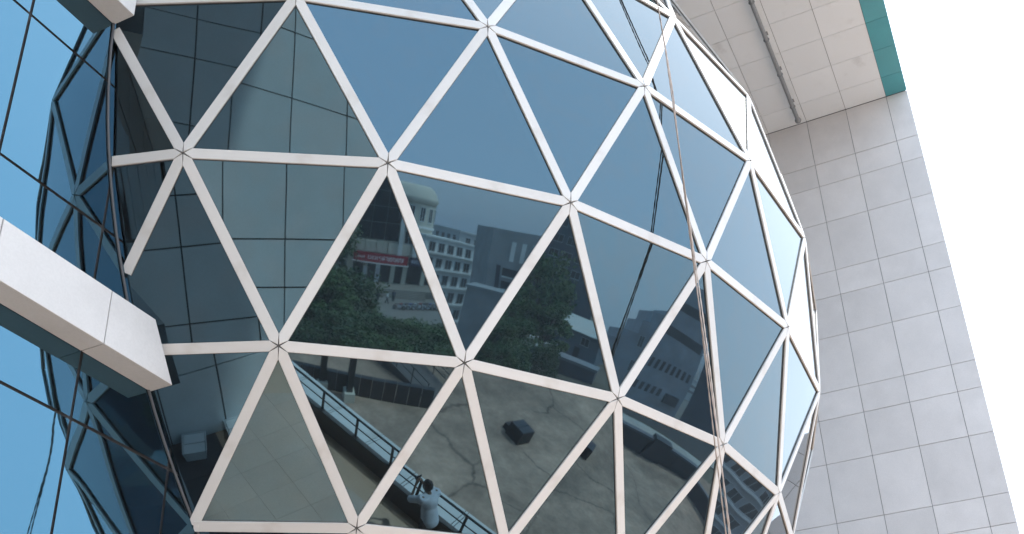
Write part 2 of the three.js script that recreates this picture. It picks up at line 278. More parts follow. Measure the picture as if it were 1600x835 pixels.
{ // parapet with a broad pale coping, railing on top
  const p = thing('parapet', 'low parapet along the terrace edge with broad pale coping', 'parapet');
  mesh('wall', boxG(XL + 0.01, 0.001, 11.72, XR - 0.01, 0.46, 12.28), mat(lin(0.13, 0.12, 0.115), 0.8, { map: concTex }), p);
  const cm = [0.66, 0.68].map((v) => mat(lin(v, v * 1.02, v * 1.02), 0.5, { map: stainTex }));
  let k = 0; for (let x = XL + 0.02; x < XR - 0.1; x += 1.31) { mesh('coping', boxG(x + 0.01, 0.462, 11.80, Math.min(XR, x + 1.24) - 0.01, 0.5, 12.36, R() * 9), cm[k % 2], p); mesh('coping', boxG(Math.min(XR, x + 1.24) + 0.01, 0.462, 11.80, Math.min(XR, x + 1.31) - 0.01, 0.5, 12.36, R() * 9), cm[k++ % 2], p); }
  mesh('kerb', boxG(XL + 0.02, 0.462, 11.68, XR - 0.02, 0.512, 11.795), mat(lin(0.10, 0.10, 0.10), 0.7), p);
  const r = thing('terrace_railing', 'dark metal railing on the parapet, two rails between square posts', 'railing');
  for (let x = -17.2; x < XR; x += 1.155) mesh('post', merge([boxG(x - 0.028, 0.513, 11.735, x + 0.028, 1.0, 11.765), boxG(x - 0.06, 0.513, 11.70, x + 0.06, 0.525, 11.79)]), darkMetal, r);
  for (const [y, rad] of [[1.015, 0.025], [0.78, 0.014]]) mesh('rail', barG(V(XL + 0.02, y, 11.75), V(XR - 0.02, y, 11.75), rad, 8), darkMetal, r);
}
// white crates standing by the foot of the side wall
[[-17.02, 4.55, 0.22, 'white open crate on the shade-darkened paving at the wall foot, nearer the glass'], [-17.12, 5.62, 0.05, 'white open crate at the wall foot, farther from the glass']].forEach(([x, z, a, l]) => {
  const b = thing('crate', l, 'crate', 'white crates by the wall', [x, 0.021, z]); b.rotation.y = a; const w = mat(lin(0.75, 0.76, 0.76), 0.5);
  const wallg = (sx, sz, ry) => { const s = new THREE.Shape(); s.moveTo(-sx * 0.42, 0); s.lineTo(sx * 0.42, 0); s.lineTo(sx * 0.5, 0.27); s.lineTo(-sx * 0.5, 0.27); s.closePath(); const g = new THREE.ExtrudeGeometry(s, { depth: 0.02, bevelEnabled: false }); g.rotateX(0.2); g.translate(0, 0, sz * 0.42); g.rotateY(ry); return g; };
  mesh('side', wallg(0.74, 0.5, 0), w, b); mesh('side', wallg(0.74, 0.5, Math.PI), w, b); mesh('side', wallg(0.5, 0.74, Math.PI / 2), w, b); mesh('side', wallg(0.5, 0.74, -Math.PI / 2), w, b);
  mesh('base', boxG(-0.31, 0.01, -0.21, 0.31, 0.03, 0.21), w, b);
  mesh('lid', boxG(-0.34, 0.22, -0.24, -0.01, 0.24, 0.24), w, b); mesh('lid', boxG(0.02, 0.22, -0.24, 0.34, 0.24, 0.24), w, b);
});

// ------------------------------------------------------------------ people
function sdfGeo(f, min, max, cell) {
  const c = min.clone().add(max).multiplyScalar(0.5), half = Math.max(max.x - min.x, max.y - min.y, max.z - min.z) / 2 + cell * 2, res = Math.ceil(half * 2 / cell) + 2;
  const mc = new MarchingCubes(res, new THREE.MeshBasicMaterial(), false, false, 260000); mc.isolation = 0; const h = res / 2, p = V(0, 0, 0);
  const at = (x, y, z) => f(p.set((x - h) / h * half + c.x, (y - h) / h * half + c.y, (z - h) / h * half + c.z)), far = 5.5 * half / h;
  for (let z0 = 0; z0 < res; z0 += 4) for (let y0 = 0; y0 < res; y0 += 4) for (let x0 = 0; x0 < res; x0 += 4) { // blocks far from the surface take one value
    const d = at(x0 + 1.5, y0 + 1.5, z0 + 1.5), skip = d > far;
    for (let z = z0; z < Math.min(res, z0 + 4); z++) for (let y = y0; y < Math.min(res, y0 + 4); y++) for (let x = x0; x < Math.min(res, x0 + 4); x++) mc.field[x + y * res + z * res * res] = skip ? -d : -at(x, y, z);
  }
  mc.update(); const n = mc.count, g = new THREE.BufferGeometry();
  const P = new Float32Array(mc.positionArray.slice(0, n * 3)), Nn = new Float32Array(mc.normalArray.slice(0, n * 3));
  for (let i = 0; i < n; i++) { P[i * 3] = P[i * 3] * half + c.x; P[i * 3 + 1] = P[i * 3 + 1] * half + c.y; P[i * 3 + 2] = P[i * 3 + 2] * half + c.z; }
  g.setAttribute('position', new THREE.BufferAttribute(P, 3)); g.setAttribute('normal', new THREE.BufferAttribute(Nn, 3)); g.computeVertexNormals(); return g;
}
const cap = (p, a, b, ra, rb) => { const ux = b.x - a.x, uy = b.y - a.y, uz = b.z - a.z, qx = p.x - a.x, qy = p.y - a.y, qz = p.z - a.z, t = Math.max(0, Math.min(1, (qx * ux + qy * uy + qz * uz) / (ux * ux + uy * uy + uz * uz))); return Math.hypot(qx - ux * t, qy - uy * t, qz - uz * t) - (ra + (rb - ra) * t); };
const smin = (a, b, k) => { const h = Math.max(k - Math.abs(a - b), 0) / k; return Math.min(a, b) - h * h * k * 0.25; };
// local frame: the person faces +z, x to the person's left
function person(J, cols, label, pos, turn, cell, group) {
  const P = thing('person', label, 'person', group, pos); P.rotation.y = turn;
  const chain = (list, k) => (p) => list.reduce((d, [a, b, ra, rb]) => smin(d, cap(p, J[a], J[b], ra, rb), k), 9);
  const torso = [['hip', 'waist', 0.145, 0.13], ['waist', 'chest', 0.13, 0.155], ['chest', 'shL', 0.13, 0.075], ['chest', 'shR', 0.13, 0.075], ['chest', 'neck', 0.12, 0.06]];
  const arms = ['L', 'R'].flatMap((s) => [['sh' + s, 'el' + s, 0.062, 0.046], ['el' + s, 'wr' + s, 0.044, 0.03]]);
  const legs = ['L', 'R'].flatMap((s) => [['hp' + s, 'kn' + s, 0.095, 0.065], ['kn' + s, 'an' + s, 0.062, 0.042], ['an' + s, 'to' + s, 0.045, 0.035]]);
  const hd = J.head, hdir = J.look, up = V(0, 1, 0).projectOnPlane(hdir).normalize(), sd = up.clone().cross(hdir);
  const head = (p) => { const q = p.clone().sub(hd), x = q.dot(sd), y = q.dot(up), z = q.dot(hdir); let d = (Math.hypot(x / 0.078, y / 0.118, z / 0.098) - 1) * 0.078; d = smin(d, (Math.hypot(x / 0.055, (y + 0.065) / 0.06, (z - 0.03) / 0.065) - 1) * 0.055, 0.03); d = smin(d, Math.hypot(x, y + 0.005, z - 0.1) - 0.016, 0.015); for (const s of [-1, 1]) d = smin(d, Math.hypot((x - s * 0.08) * 1.6, y * 0.6, z) - 0.022, 0.008); d = smin(d, cap(p, J.neck, hd.clone().addScaledVector(up, -0.06), 0.055, 0.05), 0.03); return d; };
  const fingers = ['L', 'R'].flatMap((s) => { const w = J['wr' + s], h = J['hd' + s], dr = h.clone().sub(w).normalize(), sx = V(0, 1, 0).cross(dr).normalize(); const o = [[w, h, 0.026, 0.03]];
    [-0.028, -0.010, 0.009, 0.027].forEach((e, i) => { const a = h.clone().addScaledVector(sx, e), b = a.clone().addScaledVector(dr, 0.045 - 0.006 * Math.abs(i - 1.4)), c = b.clone().addScaledVector(dr, 0.016).add(V(0, -0.03, 0)); o.push([a, b, 0.0095, 0.009], [b, c, 0.009, 0.008]); });
    const th = w.clone().lerp(h, 0.55).addScaledVector(sx, -0.03); o.push([th, th.clone().addScaledVector(dr, 0.045).addScaledVector(sx, -0.025), 0.011, 0.009]); return o; });
  const handF = (p) => fingers.reduce((d, [a, b, ra, rb]) => smin(d, cap(p, a, b, ra, rb), 0.006), 9);
  const bodyF = chain([...torso, ...arms, ...legs, ['hip', 'hpL', 0.13, 0.09], ['hip', 'hpR', 0.13, 0.09]], 0.05);
  const box = new THREE.Box3(); for (const k in J) if (k !== 'look') box.expandByPoint(J[k]); box.expandByScalar(0.22);
  mesh('body', sdfGeo((p) => smin(smin(bodyF(p) + 0.012, head(p), 0.02), handF(p), 0.012), box.min, box.max, cell), mat(cols.skin, 0.6), P);
  const shirtF = chain([...torso, ['waist', 'hip', 0.14, 0.165], ...['L', 'R'].flatMap((s) => [['sh' + s, 'el' + s, 0.072, 0.06]])], 0.06);
  const fold = (p) => 0.006 * noise.noise(p.x * 9, p.y * 5, p.z * 9);
  const hem = J.hip.y - 0.1, cut = cols.longSleeve ? chain(['L', 'R'].map((s) => ['el' + s, 'wr' + s, 0.058, 0.045]), 0.03) : () => 9;
  mesh('shirt', sdfGeo((p) => Math.max(smin(shirtF(p), cut(p), 0.04) - 0.012 + fold(p), hem - p.y, p.y - J.neck.y - 0.005), box.min, box.max, cell), mat(cols.shirt, 0.85), P);
  mesh('trousers', sdfGeo((p) => Math.max(chain([...legs.filter((l) => !l[1].startsWith('to')).map(([a, b, ra, rb]) => [a, b, ra + 0.008, rb + 0.02]), ['hip', 'hpL', 0.135, 0.1], ['hip', 'hpR', 0.135, 0.1]], 0.04)(p) - 0.008 + fold(p), p.y - J.waist.y, 0.06 - p.y), box.min, box.max, cell), mat(cols.trousers, 0.85), P);
  mesh('shoes', sdfGeo((p) => Math.max(['L', 'R'].reduce((d, s) => Math.min(d, cap(p, J['an' + s].clone().setY(0.05), J['to' + s], 0.05, 0.045)), 9), -p.y + 0.002), box.min, box.max.clone().setY(0.3), cell), mat(cols.shoes, 0.6), P);
  mesh('hair', sdfGeo((p) => { const q = p.clone().sub(hd), x = q.dot(sd), y = q.dot(up), z = q.dot(hdir); return Math.max((Math.hypot(x / 0.09, (y - 0.012) / 0.125, (z + 0.006) / 0.112) - 1) * 0.09 + 0.004 * noise.noise(p.x * 40, p.y * 40, p.z * 40), z - 0.045 - y * 0.5, -y - 0.07 + (z > -0.02 ? (z + 0.02) * 1.2 : 0)); }, hd.clone().subScalar(0.16), hd.clone().addScalar(0.16), Math.min(cell, 0.009)), mat(lin(0.012, 0.010, 0.010), 0.6), P);
  return P;
}
const standing = (o = {}) => ({ hip: V(0, 0.9, 0), waist: V(0, 1.05, 0), chest: V(0, 1.27, -0.01), neck: V(0, 1.45, 0), head: V(0, 1.58, 0.02), shL: V(0.18, 1.39, 0), shR: V(-0.18, 1.39, 0), elL: V(0.25, 1.12, -0.02), elR: V(-0.25, 1.12, -0.02), wrL: V(0.26, 0.9, 0.08), wrR: V(-0.26, 0.9, 0.08), hdL: V(0.25, 0.84, 0.1), hdR: V(-0.25, 0.84, 0.1), hpL: V(0.09, 0.86, 0), hpR: V(-0.09, 0.86, 0), knL: V(0.1, 0.48, 0.03), knR: V(-0.1, 0.48, 0.03), anL: V(0.1, 0.08, 0), anR: V(-0.1, 0.08, 0), toL: V(0.12, 0.05, 0.16), toR: V(-0.12, 0.05, 0.16), look: V(0, 0, 1), ...o });
{ // the man who leans over the railing with a phone held up before his face
  const J = standing({ hip: V(0, 0.92, -0.02), waist: V(0, 1.06, 0.05), chest: V(0, 1.27, 0.15), neck: V(0, 1.43, 0.24), head: V(0, 1.55, 0.31), shL: V(0.185, 1.37, 0.20), shR: V(-0.185, 1.37, 0.18), elL: V(0.24, 1.19, 0.42), elR: V(-0.24, 1.18, 0.40), wrL: V(0.07, 1.44, 0.52), wrR: V(-0.08, 1.43, 0.51), hdL: V(0.03, 1.49, 0.53), hdR: V(-0.04, 1.49, 0.52), knL: V(0.11, 0.49, 0.03), knR: V(-0.1, 0.48, -0.05), anL: V(0.12, 0.08, -0.02), anR: V(-0.12, 0.08, -0.12), toL: V(0.15, 0.05, 0.14), toR: V(-0.15, 0.05, 0.04), look: V(0, -0.05, 1).normalize() });
  const at = V(-7.32, 0.004, 11.16), turn = -1.35;
  person(J, { skin: lin(0.12, 0.07, 0.045), shirt: lin(0.46, 0.50, 0.56), trousers: lin(0.03, 0.033, 0.04), shoes: lin(0.03, 0.028, 0.025), longSleeve: false }, 'man in pale shirt and dark trousers photographing over the terrace railing', [at.x, at.y, at.z], turn, 0.016);
  const ph = thing('phone', 'dark phone held up by the man at the railing', 'phone'); ph.position.copy(V(0, 1.52, 0.575).applyAxisAngle(V(0, 1, 0), turn).add(at)); ph.rotation.y = turn;
  mesh('case', boxG(-0.078, -0.037, -0.0045, 0.078, 0.037, 0.0045), mat(lin(0.03, 0.03, 0.035), 0.3), ph); mesh('lens', new THREE.CylinderGeometry(0.008, 0.008, 0.003, 12).rotateX(Math.PI / 2).translate(0.055, 0.022, 0.006), mat(lin(0.01, 0.01, 0.012), 0.1), ph);
}
// ------------------------------------------------------------------ the street side, seen mirrored in the dome
const GY = -22;
struct('ground', new THREE.PlaneGeometry(7000, 7000).rotateX(-Math.PI / 2).translate(0, GY - 0.05, 1500), mat(lin(0.17, 0.15, 0.115), 0.95, { map: noiseTex(512, (u, v) => { const a = 0.8 + 0.35 * fbm(u, v, 5, 5, 21), g = 0.12 * fbm(u, v, 3, 3, 5); return [a - g, a + g * 0.3, a - g]; }, true, 60) }));
{
  const x0 = -55, x1 = 75, z0 = 12.4, z1 = 82.4, w = 2048, h = 1104, px = new Uint8Array(w * h * 4);
  const cr = [[0.10, [[-18.7, 42.5], [-18.4, 41], [-18.95, 40], [-19.0, 38.2], [-18.3, 38], [-17.6, 37.9], [-17.1, 37.6], [-16.2, 37.3], [-15.6, 37.2], [-15.3, 36.8], [-15.1, 36.4], [-15.1, 35.5], [-15.9, 33], [-15.6, 30]]], [0.06, [[-15.6, 37.2], [-15.8, 38.3], [-15.6, 39.5], [-14.9, 42]]], [0.05, [[-15.1, 36.4], [-14.7, 36.6], [-14.1, 36.7], [-12.5, 36.2], [-10.8, 36.8]]],
    [0.07, [[-8.9, 65], [-8.7, 63.1], [-8.2, 62.3], [-8, 61.4], [-8.0, 60.3], [-8.6, 59.6]]], [0.06, [[-8, 61.4], [-6.3, 61.1], [-5.4, 60.9], [-2, 62]]], [0.06, [[-7.7, 55], [-6.6, 54.5], [-5.7, 54.4], [-4, 53.6]]], [0.05, [[-22, 46.7], [-7.1, 49], [-5.9, 49.2], [7.6, 51], [12, 52.2], [22, 54]]], [0.09, [[6, 55.5], [8.9, 54.4], [9.9, 54.1], [11.5, 54.4], [15, 54]]], [0.06, [[7.4, 50.8], [7, 48.1], [6.6, 45.4], [6.9, 40]]], [0.06, [[33, 82], [34.5, 77], [34.2, 73], [36, 68]]], [0.05, [[-30, 30], [-26, 34], [-24, 41], [-25, 50]]], [0.05, [[12, 52.2], [13, 47], [12, 43]]]];
  const segs = []; for (const [wd, l] of cr) for (let i = 0; i + 1 < l.length; i++) segs.push([wd, ...l[i], ...l[i + 1]]);
  const buf = new Float32Array(w * h);
  for (const [wd, ax, az, bx, bz] of segs) { const m = 0.6, i0 = Math.max(0, Math.floor((Math.min(ax, bx) - m - x0) / (x1 - x0) * w)), i1 = Math.min(w - 1, Math.ceil((Math.max(ax, bx) + m - x0) / (x1 - x0) * w)), j0 = Math.max(0, Math.floor((Math.min(az, bz) - m - z0) / (z1 - z0) * h)), j1 = Math.min(h - 1, Math.ceil((Math.max(az, bz) + m - z0) / (z1 - z0) * h));
    for (let j = j0; j <= j1; j++) for (let i = i0; i <= i1; i++) { let x = x0 + (i + 0.5) / w * (x1 - x0), z = z0 + (j + 0.5) / h * (z1 - z0); x += 0.2 * noise.noise(x * 0.9, z * 0.9, 3) + 0.11 * noise.noise(x * 4, z * 4, 13); z += 0.2 * noise.noise(x * 0.9, z * 0.9, 8) + 0.11 * noise.noise(x * 4, z * 4, 18); const dx = bx - ax, dz = bz - az, t = Math.max(0, Math.min(1, ((x - ax) * dx + (z - az) * dz) / (dx * dx + dz * dz))), d = Math.hypot(x - ax - dx * t, z - az - dz * t); const v = Math.max(0, 1 - Math.max(0, d - wd * 0.25 * (1 + noise.noise(x * 2.1, z * 2.1, 5))) / 0.06) * (0.75 + 0.5 * noise.noise(x * 0.8, z * 0.8, 12)); if (v > buf[j * w + i]) buf[j * w + i] = v; } }
  for (let j = 0; j < h; j++) for (let i = 0; i < w; i++) { const x = i / w * 130, z = j / h * 70, k = ((h - 1 - j) * w + i) * 4; const a = 0.84 + 0.15 * noise.noise(x * 0.11, z * 0.11, 1) + 0.13 * noise.noise(x * 0.4, z * 0.4, 4) + 0.12 * noise.noise(x * 1.3, z * 1.3, 6) + 0.08 * noise.noise(x * 4, z * 4, 16) + 0.06 * (R() - 0.5), st = Math.max(0, noise.noise(x * 0.23, z * 0.23, 9) - 0.25) * 0.45, c = (a - st) * (1 - 0.42 * buf[j * w + i]); px[k] = Math.min(255, c * 215); px[k + 1] = Math.min(255, c * 205); px[k + 2] = Math.min(255, c * 190); px[k + 3] = 255; }
  const t = new THREE.DataTexture(px, w, h); t.colorSpace = THREE.SRGBColorSpace; t.magFilter = THREE.LinearFilter; t.minFilter = THREE.LinearMipmapLinearFilter; t.generateMipmaps = true; t.needsUpdate = true;
  const g = new THREE.PlaneGeometry(x1 - x0, z1 - z0).rotateX(-Math.PI / 2).translate((x0 + x1) / 2, GY, (z0 + z1) / 2);
  struct('yard_pavement', g, mat(lin(0.63, 0.505, 0.45), 0.85, { map: t }));
}
const pave = mat(lin(0.34, 0.31, 0.27), 0.85, { map: concTex }), asphalt = mat(lin(0.06, 0.06, 0.062), 0.85, { map: concTex });
struct('footpath', boxG(-60, GY - 0.04, 86.2, 130, GY + 0.12, 88.4), mat(lin(0.5, 0.48, 0.44), 0.8, { map: concTex }));
struct('road', new THREE.PlaneGeometry(400, 12).rotateX(-Math.PI / 2).translate(60, GY - 0.02, 95), asphalt);
struct('plaza', new THREE.PlaneGeometry(46, 40).rotateX(-Math.PI / 2).rotateY(0.75).translate(-108, GY - 0.02, 118), mat(lin(0.30, 0.27, 0.235), 0.9, { map: concTex }));
const facing = (x, z) => Math.atan2(-x, -z);
const polar = (az, d, x = -6.5, z = 6.5) => [x + d * Math.sin(az * Math.PI / 180), z + d * Math.cos(az * Math.PI / 180)];
const paneMat = mat(lin(0.02, 0.025, 0.03), 0.12), frameMat = mat(lin(0.45, 0.45, 0.44), 0.6);
const winG = {}; const unitBox = new THREE.BoxGeometry(1, 1, 1);
function win(parent, x, y, z, w, h, turn = 0, fm = frameMat, pm = paneMat) { // frame ring with a pane set back in it
  const key = w + 'x' + h; winG[key] ??= [merge([boxG(-w / 2 - 0.12, -h / 2 - 0.14, 0, w / 2 + 0.12, -h / 2, 0.16), boxG(-w / 2 - 0.12, h / 2, 0, w / 2 + 0.12, h / 2 + 0.1, 0.13), boxG(-w / 2 - 0.1, -h / 2, 0, -w / 2, h / 2, 0.1), boxG(w / 2, -h / 2, 0, w / 2 + 0.1, h / 2, 0.1), boxG(-0.04, -h / 2, 0.03, 0.04, h / 2, 0.06)]), boxG(-w / 2, -h / 2, 0.002, w / 2, h / 2, 0.03)];
  const f = mesh('window', winG[key][0], fm, parent); f.position.set(x, y, z); f.rotation.y = turn; mesh('pane', winG[key][1], pm, f); return f;
}
function building(name, label, az, d, turn, group) { const [x, z] = polar(az, d); const b = thing(name, label, 'building', group, [x, GY, z]); b.rotation.y = facing(x, z) + turn; return b; }
const slate = mat(lin(0.09, 0.11, 0.15), 0.7, { map: concTex }), whiteWall = mat(lin(0.74, 0.74, 0.72), 0.8, { map: stainTex }), cream = mat(lin(0.60, 0.56, 0.47), 0.8, { map: stainTex }), greyWall = mat(lin(0.42, 0.43, 0.44), 0.8, { map: concTex }), roofMat = mat(lin(0.3, 0.29, 0.27), 0.9);
{ // shop building with the red sign, on a stepped platform
  const x = -118.7, z = 120.8, b = thing('shop_building', 'cream building with red sign band over pillared shopfront and steps', 'building', null, [x, GY, z]); b.rotation.y = facing(x, z);
  mesh('platform', boxG(-9, 0, -4, 6, 0.9, 5), pave, b);
  for (let i = 0; i < 5; i++) mesh('step', boxG(-7, 0, 5.01 + i * 0.36, 1.2, 0.9 - (i + 1) * 0.16, 5.01 + (i + 1) * 0.36), pave, b);
  mesh('wall', merge([boxG(-14, 0, -16, 4.7, 20, -0.6), boxG(3.9, 0.9, -0.6, 4.7, 20, 0.4), boxG(-14, 5.0, -0.6, -3.3, 20, 0.0)]), cream, b);
  mesh('shopfront', boxG(-8, 0.91, -0.6, 3.9, 3.7, -0.45), mat(lin(0.035, 0.035, 0.04), 0.3), b);
  for (const px of [-3.6, -1.85, 0.3, 2.1, -6.4]) mesh('pillar', boxG(px - 0.32, 0.91, -0.2, px + 0.32, 3.66, 0.45), px > 0 && px < 1 ? whiteWall : cream, b);
  mesh('door', boxG(0.75, 0.91, -0.44, 1.7, 3.2, -0.36), darkMetal, b);
  for (const [px, c] of [[2.1, lin(0.6, 0.6, 0.62)], [0.3, lin(0.5, 0.5, 0.55)]]) mesh('notice_panel', boxG(px - 0.22, 1.2, 0.455, px + 0.22, 3.0, 0.49), mat(c, 0.6), b);
  // Devanagari letters drawn as strokes hanging from a head line (the canvas fonts have none)
  const deva = (g, x, y, h, k, word) => {
    g.strokeStyle = g.fillStyle; g.lineWidth = 6; g.lineCap = 'round'; const x0 = x; let cx = x;
    const w = { a: 24, A: 11, i: 24, s: 24, I: 13, b: 25, k: 30, m: 24, h: 23, r: 17, ' ': 14 };
    const line = (...p) => { g.beginPath(); p.forEach(([a, b], i) => (i ? g.lineTo(cx + a * k, y + b * h) : g.moveTo(cx + a * k, y + b * h))); g.stroke(); }, arc = (a, b, r, s, e) => { g.beginPath(); g.arc(cx + a * k, y + b * h, r * k, s, e); g.stroke(); };
    for (const c of word) {
      if (c === 'a') { arc(7, 0.3, 6, -2.2, 1.4); arc(7, 0.68, 7, -1.4, 2.4); line([8, 0.48], [18, 0.48]); line([18, 0], [18, 1]); }
      if (c === 'A' || c === 'I') { line([5, 0], [5, 1]); if (c === 'I') arc(1, -0.05, 6, -3, -0.1); }
      if (c === 'i') { line([16, 0], [8, 0.2], [15, 0.42]); arc(9, 0.62, 7, -1.2, 2.6); arc(14, -0.12, 5, -3.1, 0.2); }
      if (c === 's') { line([4, 0], [4, 0.45], [12, 0.95]); line([4, 0.45], [18, 0.45]); line([18, 0], [18, 1]); }
      if (c === 'b') { arc(9, 0.55, 7, 0, 6.28); line([4, 0.75], [14, 0.35]); line([19, 0], [19, 1]); line([19, 0], [9, -0.35]); }
      if (c === 'k') { line([13, 0], [13, 1]); arc(7, 0.5, 6, 0.4, 5.9); arc(19, 0.5, 6, -2.6, 1.8); }
      if (c === 'm') { line([4, 0], [4, 0.7], [18, 0.7]); line([18, 0], [18, 1]); }
      if (c === 'h') { line([12, 0], [12, 0.2], [5, 0.35], [15, 0.5]); arc(9, 0.7, 7, -0.8, 2.8); }
      if (c === 'r') { arc(6, 0.3, 6, -1.5, 1.4); line([6, 0.5], [13, 0.95]); }
      cx += w[c] * k;
    }
    g.fillRect(x0 - 4, y - 3, cx - x0 + 4, 6);
  };
  const signTex = (w, h, draw) => { const c = document.createElement('canvas'); c.width = w; c.height = h; draw(c.getContext('2d'), w, h); const t = new THREE.CanvasTexture(c); t.colorSpace = THREE.SRGBColorSpace; return t; };
  const sign = (name, x0, x1, y0, y1, tex, c) => { const bd = mesh(name, boxG(x0, y0, 0.5, x1, y1, 0.78), mat(c, 0.6), b); const f = new THREE.PlaneGeometry(x1 - x0 - 0.04, y1 - y0 - 0.04).translate((x0 + x1) / 2, (y0 + y1) / 2, 0.79); mesh('lettering', f, new THREE.MeshStandardMaterial({ map: tex, roughness: 0.5 }), bd); };
  sign('red_sign', -3.8, 3.85, 3.75, 4.95, signTex(768, 120, (g, w, h) => {
    g.fillStyle = '#a3182c'; g.fillRect(0, 0, w, h); g.fillStyle = '#e9e4e2'; g.textBaseline = 'middle'; g.textAlign = 'left';
    g.font = 'bold 62px sans-serif'; g.fillText('ICICI', 425, 58); g.font = 'bold 46px sans-serif'; g.fillText('Bank', 612, 62);
    g.fillRect(392, 22, 5, 76); g.beginPath(); g.arc(408, 44, 9, 0, 7); g.fill();
    deva(g, 60, 34, 50, 1.0, 'aAisIaAisIaAi bk');
  }), lin(0.33, 0.012, 0.03));
  sign('dark_sign', -6.5, -4.0, 3.8, 4.95, signTex(256, 120, (g, w, h) => { g.fillStyle = '#2c2340'; g.fillRect(0, 0, w, h); g.fillStyle = '#cfcfd8'; g.textBaseline = 'middle'; deva(g, 26, 32, 54, 1.5, 'mhArAsk'); }), lin(0.03, 0.02, 0.06));
  mesh('sign_ledge', boxG(-4, 3.6, -0.4, 4.1, 3.74, 0.95), whiteWall, b);
  for (let i = 0; i < 5; i++) mesh('parapet_panel', boxG(-3.9 + i * 1.6, 5.05, 0.0, -2.42 + i * 1.6, 6.5, 0.3), cream, b);
  for (let i = 0; i < 3; i++) for (let j = 0; j < 4; j++) mesh('glazing_pane', boxG(-2.1 + i * 2.0, 6.7 + j * 2.6, -0.55, -0.16 + i * 2.0, 9.2 + j * 2.6, -0.45), paneMat, b);
  for (const px of [-2.5, -4.6, -6.9]) mesh('pillar', boxG(px - 0.3, 5.0, 0.02, px + 0.3, 19, 0.5), whiteWall, b);
  for (let j = 0; j < 4; j++) for (const px of [-3.55, -5.75, -8.2, -10.5]) win(b, px, 7.5 + j * 3.2, 0.01, 1.1, 1.7);
}
{ // three people before the steps
  const low = 0.045;
  const mk = (o, c, l, p, t) => person(standing(o), c, l, p, t, low, 'people before the shop steps');
  mk({ knL: V(0.1, 0.48, 0.1), anL: V(0.1, 0.1, -0.1) }, { skin: lin(0.12, 0.07, 0.045), shirt: lin(0.05, 0.05, 0.06), trousers: lin(0.03, 0.03, 0.04), shoes: lin(0.02, 0.02, 0.02) }, 'person in dark clothes standing before the shop steps, nearest the door', [-110.8, GY, 113], 2.3);
  mk({ knL: V(0.1, 0.5, 0.16), anL: V(0.1, 0.09, 0.26), toL: V(0.1, 0.06, 0.4), anR: V(-0.1, 0.1, -0.26), toR: V(-0.1, 0.05, -0.12), knR: V(-0.1, 0.48, -0.04) }, { skin: lin(0.12, 0.07, 0.045), shirt: lin(0.62, 0.62, 0.6), trousers: lin(0.04, 0.04, 0.05), shoes: lin(0.02, 0.02, 0.02) }, 'person in white shirt striding before the shop steps', [-110, GY, 114.1], 1.1);
  mk({}, { skin: lin(0.12, 0.07, 0.045), shirt: lin(0.10, 0.11, 0.14), trousers: lin(0.04, 0.04, 0.05), shoes: lin(0.02, 0.02, 0.02) }, 'person in grey shirt standing before the shop steps, nearest the motorcycles', [-110.6, GY, 116], 2.6);
}
{ // motorcycles parked in a row
  const black = mat(lin(0.02, 0.02, 0.022), 0.4), cols = [lin(0.25, 0.02, 0.02), lin(0.02, 0.02, 0.03), lin(0.03, 0.06, 0.2), lin(0.35, 0.35, 0.36)].map((c) => mat(c, 0.3)), chrome = mat(lin(0.6, 0.6, 0.6), 0.2, { metalness: 1 });
  for (let i = 0; i < 9; i++) {
    const t = i / 8, x = -106.3 + 1.9 * t, z = 112.8 + 5.9 * t, names = ['red', 'black', 'blue', 'silver'], c = i % 4;
    const m = thing('motorcycle', names[c] + ' motorcycle parked on the plaza in a row before the shop steps', 'motorcycle', names[c] + ' motorcycles parked on the plaza', [x, GY, z]); m.rotation.y = 0.4 + 0.5 * R(); m.rotation.z = 0.12;
    for (const s of [-0.62, 0.62]) { const w = mesh('wheel', new THREE.TorusGeometry(0.26, 0.05, 6, 14).rotateY(Math.PI / 2).translate(0, 0.31, s), black, m); mesh('rim', new THREE.CylinderGeometry(0.2, 0.2, 0.03, 10).rotateZ(Math.PI / 2).translate(0, 0.31, s), chrome, w); }
    const tank = new THREE.SphereGeometry(0.2, 10, 8).scale(0.7, 0.7, 1.3).translate(0, 0.82, 0.18); mesh('tank', tank, cols[c], m);
    mesh('seat', boxG(-0.12, 0.76, -0.62, 0.12, 0.86, 0), black, m); mesh('engine', boxG(-0.14, 0.3, -0.2, 0.14, 0.68, 0.28), greyMetal, m);
    mesh('fork', merge([barG(V(0.08, 0.31, 0.62), V(0.08, 0.98, 0.42), 0.025), barG(V(-0.08, 0.31, 0.62), V(-0.08, 0.98, 0.42), 0.025)]), chrome, m);
    mesh('handlebar', barG(V(-0.34, 1.02, 0.34), V(0.34, 1.02, 0.34), 0.018), black, m); mesh('headlight', new THREE.SphereGeometry(0.1, 8, 6).translate(0, 0.9, 0.52), chrome, m); mesh('mudguard', boxG(-0.07, 0.6, -0.85, 0.07, 0.66, -0.35), cols[c], m);
  }
}
